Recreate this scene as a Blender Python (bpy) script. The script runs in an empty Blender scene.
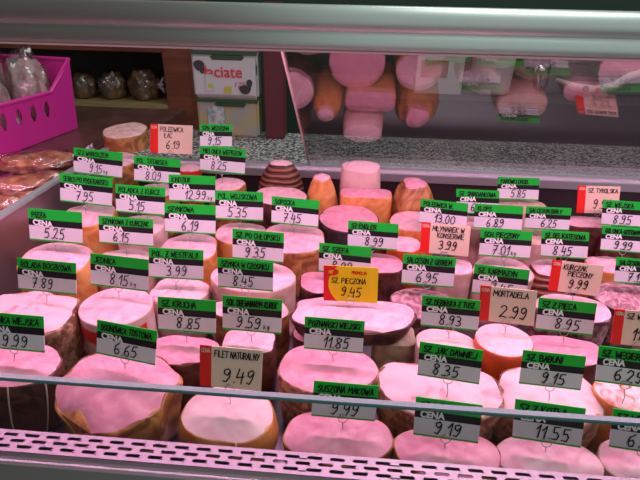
import bpy, bmesh, math, random
from mathutils import Vector, Matrix
random.seed(7)
C = bpy.context.scene.collection
sin, cos, tan, PI = math.sin, math.cos, math.tan, math.pi
R = math.radians
# ------------------------------------------------------------------ camera
F = 500.0; PITCH = R(27); YAW = R(4); ROLL = 0.02
ZC = 0.54
fwd = Vector((-sin(YAW)*cos(PITCH), cos(YAW)*cos(PITCH), -sin(PITCH)))
r0 = fwd.cross(Vector((0, 0, 1))).normalized(); u0 = r0.cross(fwd)
rt = r0*cos(ROLL)+u0*sin(ROLL); up = u0*cos(ROLL)-r0*sin(ROLL)
CP = Vector((0, 0, ZC))
def ray(u, v): return fwd + rt*((u-320)/F) - up*((v-240)/F)
def proj(p):
    d = Vector(p)-CP; z = d.dot(fwd)
    return (320+F*d.dot(rt)/z, 240-F*d.dot(up)/z, z)
SL = tan(R(4.2)); Y0 = 0.44
def deckz(y): return SL*(y-Y0)
def onh(u, v, h):            # point at height h above the sloping deck
    d = ray(u, v); t = (h-ZC-SL*Y0)/(d.z-SL*d.y)
    return CP+d*t
def onz(u, v, z):
    d = ray(u, v); return CP+d*((z-ZC)/d.z)
def ony(u, v, y):
    d = ray(u, v); return CP+d*(y/d.y)
cam = bpy.data.cameras.new('camera'); co = bpy.data.objects.new('camera', cam); C.objects.link(co)
cam.sensor_width = 36; cam.lens = 36*F/640; cam.clip_start = .02
M = Matrix.Identity(4)
for i in range(3):
    M[i][0] = rt[i]; M[i][1] = up[i]; M[i][2] = -fwd[i]; M[i][3] = CP[i]
co.matrix_world = M
bpy.context.scene.camera = co
# ------------------------------------------------------------------ materials
MT = {}
def mat(name, col, rough=.5, metal=0, spec=.5, emit=None, es=1, c2=None, scale=60, kind='noise', bump=0, dist=.0, lo=.4, hi=.6, c3=None, aniso=None):
    if name in MT: return MT[name]
    m = bpy.data.materials.new(name); m.use_nodes = True; nt = m.node_tree
    b = nt.nodes['Principled BSDF']; L = nt.links.new
    b.inputs['Base Color'].default_value = (*col, 1); b.inputs['Roughness'].default_value = rough
    b.inputs['Metallic'].default_value = metal; b.inputs['Specular IOR Level'].default_value = spec
    if emit: b.inputs['Emission Color'].default_value = (*emit, 1); b.inputs['Emission Strength'].default_value = es
    if c2 or bump:
        tc = nt.nodes.new('ShaderNodeTexCoord'); mp = nt.nodes.new('ShaderNodeMapping'); L(tc.outputs['Object'], mp.inputs[0])
        if aniso: mp.inputs['Scale'].default_value = aniso
        if kind == 'noise':
            n = nt.nodes.new('ShaderNodeTexNoise'); n.inputs['Scale'].default_value = scale; n.inputs['Detail'].default_value = 5; o = n.outputs[0]
            n.inputs['Distortion'].default_value = dist
        elif kind == 'wave':
            n = nt.nodes.new('ShaderNodeTexWave'); n.inputs['Scale'].default_value = scale; n.inputs['Distortion'].default_value = dist; n.bands_direction = 'Z'; o = n.outputs[1]
        else:
            n = nt.nodes.new('ShaderNodeTexVoronoi'); n.inputs['Scale'].default_value = scale
            n.feature = 'F1'; o = n.outputs['Distance'] if kind == 'vor' else n.outputs['Color']
        L(mp.outputs[0], n.inputs['Vector'])
        if c2:
            cr = nt.nodes.new('ShaderNodeValToRGB'); cr.color_ramp.elements[0].position = lo; cr.color_ramp.elements[1].position = hi
            cr.color_ramp.elements[0].color = (*col, 1); cr.color_ramp.elements[1].color = (*c2, 1)
            if c3:
                e = cr.color_ramp.elements.new((lo+hi)/2); e.color = (*c3, 1)
            L(o, cr.inputs[0]); L(cr.outputs[0], b.inputs['Base Color'])
        if bump:
            bp = nt.nodes.new('ShaderNodeBump'); bp.inputs['Strength'].default_value = bump; bp.inputs['Distance'].default_value = .004
            L(o, bp.inputs['Height']); L(bp.outputs[0], b.inputs['Normal'])
    MT[name] = m; return m
def glass(name, tint, refl, rough=0.0, gcol=(1, 1, 1)):
    if name in MT: return MT[name]
    m = bpy.data.materials.new(name); m.use_nodes = True; nt = m.node_tree; nt.nodes.clear(); L = nt.links.new
    o = nt.nodes.new('ShaderNodeOutputMaterial'); mx = nt.nodes.new('ShaderNodeMixShader')
    t = nt.nodes.new('ShaderNodeBsdfTransparent'); g = nt.nodes.new('ShaderNodeBsdfGlossy')
    t.inputs[0].default_value = (*tint, 1); g.inputs['Roughness'].default_value = rough; g.inputs[0].default_value = (*gcol, 1)
    lw = nt.nodes.new('ShaderNodeMath'); lw.operation = 'POWER'; lw.inputs[1].default_value = 5
    fc = nt.nodes.new('ShaderNodeLayerWeight'); fc.inputs[0].default_value = .5; L(fc.outputs['Facing'], lw.inputs[0])
    ma = nt.nodes.new('ShaderNodeMath'); ma.operation = 'ADD'; ma.inputs[1].default_value = refl
    L(lw.outputs[0], ma.inputs[0]); L(ma.outputs[0], mx.inputs[0]); L(t.outputs[0], mx.inputs[1]); L(g.outputs[0], mx.inputs[2]); L(mx.outputs[0], o.inputs[0])
    MT[name] = m; return m
ink = mat('ink', (.01, .008, .012), .7, spec=.2)
card_w = mat('card_white', (.72, .70, .74), .6, spec=.3)
card_g = mat('card_green', (.006, .50, .035), .55, spec=.3)
card_k = mat('card_black', (.012, .010, .014), .5, spec=.3)
card_s = mat('card_salmon', (.80, .60, .46), .6, spec=.3)
card_r = mat('card_red', (.80, .02, .015), .5, spec=.3)
card_y = mat('card_yellow', (.95, .62, .005), .5, spec=.3)
wht = mat('print_white', (.85, .83, .85), .6)
pinm = mat('pin_wire', (.5, .5, .5), .35, 1)
ham1 = mat('flesh_pale', (.80, .34, .44), .38, c2=(.90, .52, .60), scale=24, bump=.12, dist=2.5, lo=.33, hi=.62)
ham2 = mat('flesh_pink', (.74, .24, .36), .38, c2=(.83, .36, .46), scale=26, bump=.12, dist=2.5, lo=.35, hi=.65)
ham3 = mat('flesh_white', (.88, .56, .60), .38, c2=(.84, .44, .51), scale=14, lo=.45, hi=.7, bump=.08, dist=2)
ham4 = mat('flesh_streaked', (.86, .48, .55), .4, c2=(.60, .19, .26), scale=18, lo=.55, hi=.75, bump=.15, dist=3)
marb = mat('flesh_marbled', (.26, .09, .12), .35, c2=(.58, .33, .38), scale=48, lo=.38, hi=.62, bump=.3, dist=2.5, c3=(.40, .17, .22))
chunk = mat('flesh_chunky', (.72, .18, .08), .35, c2=(.88, .60, .60), scale=38, lo=.38, hi=.56, bump=.4, dist=2, c3=(.80, .42, .42))
crumb = mat('flesh_rough', (.70, .36, .34), .5, c2=(.86, .56, .56), scale=60, bump=.3)
r_org = mat('rind_orange', (.62, .20, .05), .42, c2=(.78, .36, .12), scale=30, bump=.3, dist=1)
r_brn = mat('rind_brown', (.27, .085, .03), .45, c2=(.58, .25, .08), scale=28, bump=.5, dist=1.5)
r_mot = mat('rind_mottled', (.20, .08, .05), .5, c2=(.55, .27, .17), scale=70, bump=.6, dist=1)
r_drk = mat('rind_dark', (.055, .018, .016), .4, c2=(.16, .05, .04), scale=35, bump=.5, dist=1)
r_chr = mat('rind_charcoal', (.035, .025, .03), .4, c2=(.07, .045, .05), scale=35, bump=.2)
r_pnk = mat('casing_pink', (.72, .42, .42), .22, c2=(.80, .52, .50), scale=40, bump=.1)
r_tan = mat('casing_tan', (.55, .33, .27), .3, c2=(.68, .44, .38), scale=45, bump=.25)
r_red = mat('casing_red', (.80, .13, .03), .25, c2=(.72, .10, .03), scale=20)
r_net = mat('rind_netted', (.07, .02, .016), .45, c2=(.30, .10, .06), scale=28, kind='wave', bump=.8, dist=2.5, lo=.3, hi=.7)
r_str = mat('rind_striped', (.22, .06, .04), .45, c2=(.58, .27, .19), scale=22, kind='wave', bump=.6, dist=3, lo=.3, hi=.7)
r_mar = mat('rind_marbled', (.10, .04, .05), .3, c2=(.40, .20, .20), scale=38, bump=.5, dist=2, lo=.45, hi=.62)
pkred = mat('print_red', (.75, .03, .03), .35)
steel = mat('steel', (.62, .60, .62), .32, 1, c2=(.55, .53, .55), scale=12, aniso=(1, 20, 20))
steel_w = mat('steel_tray', (.52, .44, .50), .4, .6)
deckm = mat('deck_steel', (.21, .17, .21), .3, .9)
alu = mat('aluminium', (.74, .80, .78), .4, .9)
dark = mat('well_wall', (.035, .022, .026), .35)
sidem = mat('side_panel', (.30, .20, .22), .3, .7)
# ------------------------------------------------------------------ helpers
def link(name, me, parent=None, mats=(), smooth=False):
    o = bpy.data.objects.new(name, me); C.objects.link(o)
    for m in mats: me.materials.append(m)
    if smooth:
        for p in me.polygons: p.use_smooth = True
    if parent: o.parent = parent
    return o
def bmobj(name, bm, mats, parent=None, smooth=False):
    bmesh.ops.recalc_face_normals(bm, faces=bm.faces)
    me = bpy.data.meshes.new(name); bm.to_mesh(me); bm.free()
    return link(name, me, parent, mats if isinstance(mats, (list, tuple)) else [mats], smooth)
def tag(o, label, cat, group=None):
    o['label'] = label; o['category'] = cat
    if group: o['group'] = group
    return o
def struct(o): o['kind'] = 'structure'; return o
def empty(name, loc, rz=0):
    o = bpy.data.objects.new(name, None); C.objects.link(o); o.location = loc; o.rotation_euler = (0, 0, rz); o.empty_display_size = .02
    return o
def addbox(bm, lo, hi, mi=0, bev=0, M4=None):
    vs = [bm.verts.new((x, y, z)) for x in (lo[0], hi[0]) for y in (lo[1], hi[1]) for z in (lo[2], hi[2])]
    fs = []
    for q in ((0, 1, 3, 2), (4, 6, 7, 5), (0, 4, 5, 1), (2, 3, 7, 6), (0, 2, 6, 4), (1, 5, 7, 3)):
        f = bm.faces.new([vs[i] for i in q]); f.material_index = mi; fs.append(f)
    if M4: bmesh.ops.transform(bm, matrix=M4, verts=vs)
    if bev:
        es = list({e for f in fs for e in f.edges})
        bmesh.ops.bevel(bm, geom=es, offset=bev, segments=2, affect='EDGES', material=-1)
def box(name, lo, hi, m, parent=None, bev=0):
    bm = bmesh.new(); addbox(bm, lo, hi, 0, bev); return bmobj(name, bm, m, parent)
def tube(bm, pts, r, n=6, closed=False, mi=0):
    pts = [Vector(p) for p in pts]; rings = []
    N = len(pts)
    for i, p in enumerate(pts):
        a = pts[(i-1) % N] if (closed or i > 0) else p
        b = pts[(i+1) % N] if (closed or i < N-1) else p
        t = (b-a).normalized(); s = t.cross(Vector((0.13, .31, .94)))
        if s.length < .05: s = t.cross(Vector((1, 0, 0)))
        s.normalize(); w = t.cross(s)
        rr = r[i] if isinstance(r, (list, tuple)) else r
        rings.append([bm.verts.new(p+s*cos(2*PI*k/n)*rr+w*sin(2*PI*k/n)*rr) for k in range(n)])
    for i in range(N if closed else N-1):
        A, B = rings[i], rings[(i+1) % N]
        for k in range(n):
            f = bm.faces.new((A[k], A[(k+1) % n], B[(k+1) % n], B[k])); f.material_index = mi
    if not closed:
        for q in (rings[0], rings[-1]):
            f = bm.faces.new(q); f.material_index = mi
# ------------------------------------------------------------------ stroke lettering
G = {'A': "0,0 .28,1 .56,0|.1,.38 .46,.38", 'B': "0,0 0,1 .4,.95 .45,.75 .35,.55 0,.5|.35,.55 .52,.3 .4,.03 0,0",
 'C': ".52,.85 .3,1 .05,.75 0,.4 .15,.05 .35,0 .52,.15", 'D': "0,0 0,1 .35,.9 .55,.5 .35,.08 0,0", 'E': ".5,1 0,1 0,0 .5,0|0,.52 .4,.52",
 'F': ".5,1 0,1 0,0|0,.52 .4,.52", 'G': ".52,.85 .3,1 .05,.75 0,.4 .15,.05 .4,0 .55,.2 .55,.45 .3,.45", 'H': "0,0 0,1|.52,0 .52,1|0,.5 .52,.5",
 'I': ".1,0 .1,1", 'J': ".45,1 .45,.2 .3,0 .1,.02 0,.2", 'K': "0,0 0,1|.5,1 0,.45 .52,0", 'L': "0,1 0,0 .48,0", 'M': "0,0 .05,1 .33,.4 .62,1 .68,0",
 'N': "0,0 0,1 .52,0 .52,1", 'O': ".28,1 .05,.75 0,.4 .15,.03 .38,0 .55,.3 .52,.75 .28,1", 'P': "0,0 0,1 .4,.97 .5,.75 .38,.52 0,.48",
 'R': "0,0 0,1 .4,.97 .5,.75 .38,.52 0,.48|.2,.5 .52,0", 'S': ".5,.9 .3,1 .06,.85 .08,.6 .45,.42 .5,.18 .3,0 0,.1", 'T': ".28,0 .28,1|0,1 .58,1",
 'U': "0,1 .02,.2 .2,0 .4,.02 .52,.25 .52,1", 'W': "0,1 .15,0 .34,.65 .52,0 .68,1", 'Y': "0,1 .27,.5|.55,1 .15,0", 'Z': "0,1 .52,1 0,0 .54,0|.12,.5 .42,.5",
 'Ł': "0,1 0,0 .48,0|-.1,.4 .28,.68", 'Ó': ".28,.9 .05,.7 0,.35 .15,.03 .38,0 .55,.3 .5,.7 .28,.9|.3,1 .45,1.2", 'Ń': "0,0 0,.9 .52,0 .52,.9|.25,1 .4,1.2",
 'Ą': "0,0 .28,1 .56,0 .5,-.15 .62,-.2|.1,.38 .46,.38", 'Ę': ".5,1 0,1 0,0 .5,0 .42,-.14 .54,-.2|0,.52 .4,.52", 'Ż': "0,.9 .52,.9 0,0 .54,0|.22,1.1 .3,1.12", 'Ś': ".5,.8 .3,.9 .06,.75 .1,.55 .45,.4 .5,.18 .3,0 0,.1|.3,1 .42,1.2",
 '0': ".25,1 .03,.75 0,.35 .15,.02 .35,0 .48,.35 .45,.78 .25,1", '1': "0,.62 .26,1 .2,0", '2': "0,.8 .15,1 .38,.97 .42,.7 .0,.02 .12,.08 .5,0",
 '3': "0,.92 .25,1 .42,.8 .35,.58 .15,.52 .4,.42 .45,.18 .25,0 0,.08", '4': ".12,1 0,.4 .45,.45|.4,.8 .36,-.05", '5': ".48,1 .1,.98 .06,.56 .32,.6 .45,.32 .32,.03 0,.06",
 '6': ".4,1 .1,.7 0,.3 .15,.02 .38,.06 .44,.32 .3,.5 .06,.4", '7': "0,.95 .46,1 .15,0|.08,.48 .42,.52", '8': ".42,.88 .22,1 .05,.82 .12,.6 .4,.35 .38,.08 .18,0 .02,.2 .15,.46 .42,.7 .42,.88",
 '9': ".42,.75 .25,.5 .05,.6 .05,.85 .25,1 .42,.85 .42,.4 .25,.02 .02,.08", '.': ".1,.02 .14,.02", ',': ".1,.04 .05,-.1", '%': "0,0 .5,1|.1,.9 .15,.8|.4,.2 .45,.1",
 'k': "0,0 0,.9|.35,.55 0,.3 .38,0", 'g': ".36,.5 .1,.55 .02,.25 .2,.08 .38,.5 .36,-.15 .2,-.35 0,-.25"}
W_ = {'M': .82, 'W': .82, 'I': .25, '.': .25, ',': .22, ' ': .4, '1': .42}
def strokes(text, x, y, h, maxw=None, slant=.06, jit=.03, rnd=random):
    adv = sum(W_.get(c, .68) for c in text)
    sx = h*.92
    if maxw and adv*sx > maxw: sx = maxw/adv
    out = []
    for ch in text:
        if ch in G:
            dy = rnd.uniform(-.04, .04)*h
            for st in G[ch].split('|'):
                pl = []
                for q in st.split():
                    a, b = map(float, q.split(','))
                    a += rnd.uniform(-jit, jit); b += rnd.uniform(-jit, jit)
                    pl.append((x+a*sx+b*h*slant, y+b*h+dy))
                out.append(pl)
        x += W_.get(ch, .68)*sx
    return out, x
def ribbons(bm, sts, w, z, mi=0):
    for pl in sts:
        for (a, b) in zip(pl, pl[1:]):
            dx, dy = b[0]-a[0], b[1]-a[1]; l = math.hypot(dx, dy)
            if l < 1e-7: continue
            dx /= l; dy /= l; e = w*.4; nx, ny = -dy*w/2, dx*w/2
            a2 = (a[0]-dx*e, a[1]-dy*e); b2 = (b[0]+dx*e, b[1]+dy*e)
            f = bm.faces.new([bm.verts.new((p[0]+s*nx, z, p[1]+s*ny)) for p, s in ((a2, -1), (b2, -1), (b2, 1), (a2, 1))])
            f.material_index = mi
def textmesh(body, size, off=0.0, shear=0):
    cu = bpy.data.curves.new('t', 'FONT'); cu.body = body; cu.size = size; cu.offset = off; cu.shear = shear
    o = bpy.data.objects.new('t', cu); C.objects.link(o)
    bpy.context.view_layer.update()
    me = bpy.data.meshes.new_from_object(o.evaluated_get(bpy.context.evaluated_depsgraph_get()))
    bpy.data.objects.remove(o); bpy.data.curves.remove(cu)
    me.transform(Matrix.Rotation(PI/2, 4, 'X'))
    return me
# ------------------------------------------------------------------ price cards
cena = textmesh('CENA', .0108, .0005); cena.materials.append(wht)
cena.transform(Matrix.Diagonal((1.15, 1, 1, 1)))
TAGS = []
def price_card(name, price, tl, tr, bl, br, kind='g', meat=None, h=.10, pin=12, dark_ink=None):
    uc = (tl[0]+tr[0]+bl[0]+br[0])/4; vc = (tl[1]+tr[1]+bl[1]+br[1])/4
    wpx = ((tr[0]-tl[0])+(br[0]-bl[0]))/2; s = ((tr[1]-tl[1])+(br[1]-bl[1]))/2/wpx
    hpx = ((bl[1]-tl[1])+(br[1]-tr[1]))/2
    ub, vb = (bl[0]+br[0])/2, (bl[1]+br[1])/2
    base = onh(ub, vb+pin, h)
    # the card stands above its pin point: same distance from the customer
    d = ray(uc, vc); P = CP+d*(base.y/d.y)
    lean = R(8)
    lo, hi = -1.2, 1.2
    for _ in range(40):                               # yaw that gives the measured slope of the card's edges
        ps = (lo+hi)/2; e = Vector((cos(ps), sin(ps), 0))
        a, b = proj(P-e*.03), proj(P+e*.03); sl = (b[1]-a[1])/(b[0]-a[0])
        if sl > s: lo = ps
        else: hi = ps
    e = Vector((cos(ps), sin(ps), 0)); nrm = Vector((sin(ps), -cos(ps), 0))
    a, b = proj(P-e*.03), proj(P+e*.03); Wd = .06*wpx/(b[0]-a[0])
    upv = Vector((0, 0, 1))*cos(lean)-nrm*sin(lean)
    a, b = proj(P-upv*.02), proj(P+upv*.02); Hd = .04*hpx/(a[1]-b[1])
    # roll inside the card plane so the upright edges match
    dxpx = ((tl[0]-bl[0])+(tr[0]-br[0]))/2; got = (b[0]-a[0])/(a[1]-b[1])*hpx
    root = empty('price_card', base)
    mw = Matrix((( e.x, -nrm.x*cos(lean)-0, upv.x, 0), (e.y, -nrm.y*cos(lean), upv.y, 0), (e.z, -sin(lean), upv.z, 0), (0, 0, 0, 1)))
    yv = upv.cross(e)                                 # local +y: away from the customer
    mw = Matrix(((e.x, yv.x, upv.x, 0), (e.y, yv.y, upv.y, 0), (e.z, yv.z, upv.z, 0), (0, 0, 0, 1)))
    shear = (dxpx-got)/wpx*Wd/Hd                       # small horizontal lean of the upright edges
    shear = max(-.12, min(.12, shear))
    root.matrix_world = Matrix.Translation(base) @ mw
    off = mw.inverted() @ (P-base)                     # card centre in local coords
    W, H = Wd/2, Hd/2
    T = Matrix(((1, 0, shear, off.x), (0, 1, 0, off.y), (0, 0, 1, off.z), (0, 0, 0, 1)))
    bm = bmesh.new()
    th = .0006
    rnd = random.Random(hash_(name+price))
    def rect(x0, x1, z0, z1, mi, y=-.0001-th):
        addbox(bm, (x0, y, z0), (x1, th, z1), mi)
    if kind == 'g':
        z = [H, H-.32*Hd, H-.52*Hd, -H+.05*Hd, -H]
        rect(-W, W, z[1], z[0], 1); rect(-W, W, z[2], z[1], 2); rect(-W, W, z[3], z[2], 0); rect(-W, W, z[4], z[3], 1)
        mats = [card_w, card_g, card_k]
    elif kind == 'r':
        rect(-W, -W+.19*Wd, -H, H, 1); rect(-W+.19*Wd, W, -H, H, 0); mats = [card_s, card_r]
    else:
        rect(-W, W, -H, H, 0)
        n = 14; vs = []
        for i in range(n+1):
            t = i/n; x = -W+(.08+.16*math.sin(t*PI*.5)**.6*(1-t)+.10*(1-t))*Wd*1.0
            vs.append((-W+(.09+.17*abs(2*t-1)**2.2)*Wd, -H+t*Hd))
        for i in range(n):
            f = bm.faces.new([bm.verts.new(q) for q in ((-W, -.0009, vs[i][1]), (vs[i][0], -.0009, vs[i][1]), (vs[i+1][0], -.0009, vs[i+1][1]), (-W, -.0009, vs[i+1][1]))]); f.material_index = 1
        cx, cz = -W+.16*Wd, H-.17*Hd
        f = bm.faces.new([bm.verts.new((cx+.12*Wd*cos(2*PI*k/16), -.0011, cz+.10*Hd*sin(2*PI*k/16))) for k in range(16)]); f.material_index = 1
        mats = [card_y, card_r]
    bmesh.ops.transform(bm, matrix=T, verts=bm.verts)
    bmobj('card', bm, mats, root)
    # handwriting
    bm = bmesh.new(); zf = -.0014
    pw = .0012 if kind == 'g' else .0014
    if kind == 'g':
        s1, _ = strokes(name, -W+.07*Wd, H-.26*Hd, .17*Hd, .86*Wd, rnd=rnd, jit=.05)
        ribbons(bm, s1, .0015, zf)
        n = len(price)
        px = rnd.uniform(-.26, -.14)*Wd
        main = price.replace('kg', '')
        s2, xe = strokes(main, px, -H+.11*Hd, .33*Hd, .62*Wd, rnd=rnd, slant=.1)
        ribbons(bm, s2, .0016, zf)
        if 'kg' in price:
            s3, _ = strokes('kg', xe+.002, -H+.12*Hd, .15*Hd, rnd=rnd); ribbons(bm, s3, .0009, zf)
    elif kind == 'r':
        ls = name.split('/'); y = H-.24*Hd
        for i, l in enumerate(ls):
            s1, _ = strokes(l, -W+(.24+.10*i)*Wd, y, .155*Hd, (.72-.12*i)*Wd, rnd=rnd); ribbons(bm, s1, .0012, zf); y -= .21*Hd
        hh = .34*Hd if len(ls) == 1 else .28*Hd
        s2, _ = strokes(price, -W+.38*Wd, -H+.17*Hd, hh, .55*Wd, rnd=rnd, slant=.1); ribbons(bm, s2, .0016, zf)
    else:
        s1, _ = strokes(name, -W+.15*Wd, H-.47*Hd, .14*Hd, .72*Wd, rnd=rnd); ribbons(bm, s1, .0011, zf)
        s2, _ = strokes(price, -W+.33*Wd, -H+.16*Hd, .26*Hd, .5*Wd, rnd=rnd, slant=.1); ribbons(bm, s2, .0015, zf)
    bmesh.ops.transform(bm, matrix=T, verts=bm.verts)
    bmobj('handwriting', bm, ink, root)
    if kind == 'g':
        c = link('printed_word', cena, root); sc = Wd/.09
        c.matrix_local = T @ Matrix.Translation((-W+.085*Wd, -.0011, H-.495*Hd)) @ Matrix.Diagonal((sc, 1, Hd*.165/.0075, 1))
    elif kind == 'y':
        bm = bmesh.new(); s1, _ = strokes('PROMOCJA', 0.02*Wd, H-.2*Hd, .075*Hd, .42*Wd, rnd=rnd, jit=0, slant=0); ribbons(bm, s1, .0011, -.0012)
        bmesh.ops.transform(bm, matrix=T, verts=bm.verts); bmobj('printed_word', bm, card_r, root)
        bm = bmesh.new(); s1, _ = strokes('HIT', -W+.10*Wd, H-.21*Hd, .08*Hd, .14*Wd, rnd=rnd, jit=0); ribbons(bm, s1, .0008, -.0014)
        bmesh.ops.transform(bm, matrix=T, verts=bm.verts); bmobj('printed_word', bm, card_y, root)
    else:
        bm = bmesh.new(); s1, _ = strokes('CENA', -W+.03*Wd, H-.15*Hd, .09*Hd, .14*Wd, rnd=rnd, jit=0, slant=0); ribbons(bm, s1, .0008, -.0012)
        bmesh.ops.transform(bm, matrix=T, verts=bm.verts); bmobj('printed_word', bm, card_s, root)
    # pin: ring clip at the card's foot and a wire down into the meat
    bm = bmesh.new()
    bot = T @ Vector((0, 0, -H))
    rr = .0055
    tube(bm, [bot+Vector((rr*cos(2*PI*k/16), -.0022, rr*sin(2*PI*k/16)+.001)) for k in range(16)], .0005, 5, True)
    dwn = mw.inverted() @ Vector((0, 0, -1))
    p0 = bot+Vector((0, -.0022, -rr+.001)); tube(bm, [p0, Vector((0, 0, 0)), dwn*.012], .0006, 5)
    bmobj('pin', bm, pinm, root, True)
    words = name.replace('/', ' ').title()
    ty = {'g': 'green-headed white price card', 'r': 'salmon price card with red strip', 'y': 'yellow price card with red corner'}[kind]
    tag(root, '%s handwritten "%s %s"' % (ty, words, price), 'price card', 'price cards pinned in the meats')
    TAGS.append((name, base, Wd, Hd))
    return root
def hash_(s):
    h = 7
    for c in s: h = (h*131+ord(c)) % 1000003
    return h
# ------------------------------------------------------------------ meats
MEATS = []
def meat(kind, label, u, v, w, hp, H=.10, side=r_brn, face=ham2, bulge=.05, foot=.93, n=2.3, irr=.03, tau=5, seed=None, k=None, rim=None, strings=0, band=None, dome=0, cat='ham', wav=.002, lift=0):
    P = onh(u, v, H)
    e = math.atan2(ZC-P.z, P.y); dpt = proj(P)[2]
    Wd = w*dpt/F
    kk = k or max(.45, min(1.15, (hp/w)/sin(e+R(tau))))
    Dp = kk*Wd
    rnd = random.Random(seed if seed is not None else hash_(label))
    ph = [rnd.uniform(0, 2*PI) for _ in range(6)]
    am = [irr/(1+.35*i)*rnd.uniform(.5, 1) for i in range(6)]
    N = 64
    def outl(a):
        c, s = cos(a), sin(a)
        r = (abs(c)**n+abs(s)**n)**(-1/n)
        r *= 1+sum(am[i]*sin((i+2)*a+ph[i]) for i in range(6))
        return c*r*Wd/2, s*r*Dp/2
    rz = deckz(P.y)
    tt = tan(R(tau)) if tau > 0 else 0
    prof = [(0, foot*.9), (.02, foot*.97), (.12, foot), (.3, foot+(1-foot)*.4+bulge*.7), (.5, foot+(1-foot)*.6+bulge), (.7, foot+(1-foot)*.8+bulge), (.85, 1+bulge*.6), (.95, 1+bulge*.15), (.985, 1.0), (1, .985)]
    if dome: prof = [(0, .88), (.03, .97), (.2, 1), (.45, 1), (.65, .93), (.8, .8), (.9, .66), (.97, .52), (1, .48)]
    topH = H
    def drop(a):
        return wav*max(0, .35+.65*sin(2*a+ph[4]))**1.5*(1+.4*sin(5*a+ph[5]))+wav*.12*(1+sin(9*a+ph[2]))
    root_name = kind
    bm = bmesh.new(); rings = []
    for j, (t, s) in enumerate(prof):
        rg = []
        for i in range(N):
            a = 2*PI*i/N; x, y = outl(a)
            wob = 1+(.012*sin(5*a+9*t+ph[0])+.010*sin(9*a-13*t+ph[1])) * (1 if 0 < t < 1 else .3)*(irr/.03)
            x *= s*wob; y *= s*wob
            # the deck slopes: base follows it, top face leans to the customer
            z = (1-t)*(SL*y+lift) + t*(topH+tt*y) - max(0, t-.6)/.4*drop(a)
            rg.append(bm.verts.new((x, y, z)))
        rings.append(rg)
    for A, B in zip(rings, rings[1:]):
        for i in range(N): bm.faces.new((A[i], A[(i+1) % N], B[(i+1) % N], B[i]))
    bm.faces.new(rings[0][::-1])
    bm.faces.new(rings[-1])
    for f in bm.faces: f.smooth = len(f.verts) == 4
    loc = Vector((P.x, P.y, rz+.0005))
    root = bmobj(kind, bm, side); root.location = loc
    # cut face
    topz = lambda x, y: topH+tt*y
    ts = prof[-1][1]
    bm = bmesh.new(); K = 9; prev = None
    ctr = bm.verts.new((0, 0, topH+.0035))
    fr = .985 if rim is None else rim
    for q in range(1, K+1):
        s = ts*q/K*fr; rg = []
        for i in range(N):
            a = 2*PI*i/N; x, y = outl(a); x *= s; y *= s
            hz = .0035*(1-(q/K)**3)+.0008*sin(40*x/Wd*.6+ph[2])*sin(34*y/Dp*.6+ph[3])*(1 if q < K else 0)
            rg.append(bm.verts.new((x, y, topz(x, y)+hz+.0002-drop(a)*(q/K)**5)))
        for i in range(N):
            if prev: bm.faces.new((prev[i], prev[(i+1) % N], rg[(i+1) % N], rg[i]))
            else: bm.faces.new((ctr, rg[i], rg[(i+1) % N]))
        prev = rg
    bmobj('cut_face', bm, face, root, True)
    if band:       # printed strip round a casing: (t0,t1,angle from,angle to,material)
        for (t0, t1, a0, a1, bmt) in band:
            bm = bmesh.new(); pr = None
            for i in range(25):
                a = R(a0+(a1-a0)*i/24); x, y = outl(a); cur = []
                for t in (t0, (t0+t1)/2, t1):
                    s = 1.012+bulge
                    cur.append(bm.verts.new((x*s, y*s, (1-t)*SL*y+t*(topH+tt*y))))
                if pr:
                    for q in range(2): bm.faces.new((pr[q], cur[q], cur[q+1], pr[q+1]))
                pr = cur
            bmobj('printed_band', bm, bmt, root, True)
    for sn in range(strings):
        a = R(-90+(sn-(strings-1)/2)*38+rnd.uniform(-8, 8)); pts = []
        for (t, s) in prof:
            aa = a+.25*t; x, y = outl(aa); s2 = s*1.0+.012
            pts.append((x*s2*1.012, y*s2*1.012, (1-t)*SL*y+t*(topH+tt*y)+.001))
        bm = bmesh.new(); tube(bm, pts, .0011, 5); bmobj('string', bm, mat('string', (.7, .55, .45), .8), root, True)
    tag(root, label, cat, 'cut meats set out in the case')
    MEATS.append((label, P.x, P.y, Wd*(1+bulge)/2, Dp*(1+bulge)/2, H, loc.z))
    return root
LE, LC, SE, WS, EXPO, REFL, WX0, WX1, LA = 6.9, (1, .49, .77), 11, .68, 0.0, .12, .28, .42, 5
# ------------------------------------------------------------------ the meats, back to front
m = meat
m('cut_sausage', 'tall smoked log at the back left beside the salmon 6.19 card', 125, 130, 42, 17, .135, r_brn, crumb, .02, .98, 2, cat='sausage', strings=0)
m('cut_ham', 'brown-sided ham squeezed between the cards reading 9.15 kg and 8.09', 114, 160, 44, 18, .10, r_brn, ham1)
m('cut_ham', 'orange-rinded ham behind the 5.25 card, left of the 6.15 card', 88, 214, 54, 20, .09, r_org, ham1, k=.85)
m('cut_ham', 'fatty pink ham between the 6.15 card and the one reading 6.19', 141, 224, 50, 22, .085, r_pnk, ham4, k=.75)
m('cut_ham', 'pale ham in clear orange casing under the 5.25 card by the left wall', 55, 258, 70, 32, .105, r_org, ham1, .02, 1, 2.6, k=.8)
m('cut_ham', 'grey-pink ham under the 6.15 card', 123, 260, 54, 24, .085, r_tan, ham1, k=.8)
m('cut_ham', 'pink ham with brown-orange side under the left 6.19 green card', 189, 247, 56, 30, .095, r_org, ham1, .0, .96)
m('cut_ham', 'pink ham with lumpy browned crust and string, behind the far left 9.99 card', 30, 308, 93, 38, .095, r_mot, ham4, .03, .9, 2.6, .06, strings=2, k=.72, wav=.014)
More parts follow.
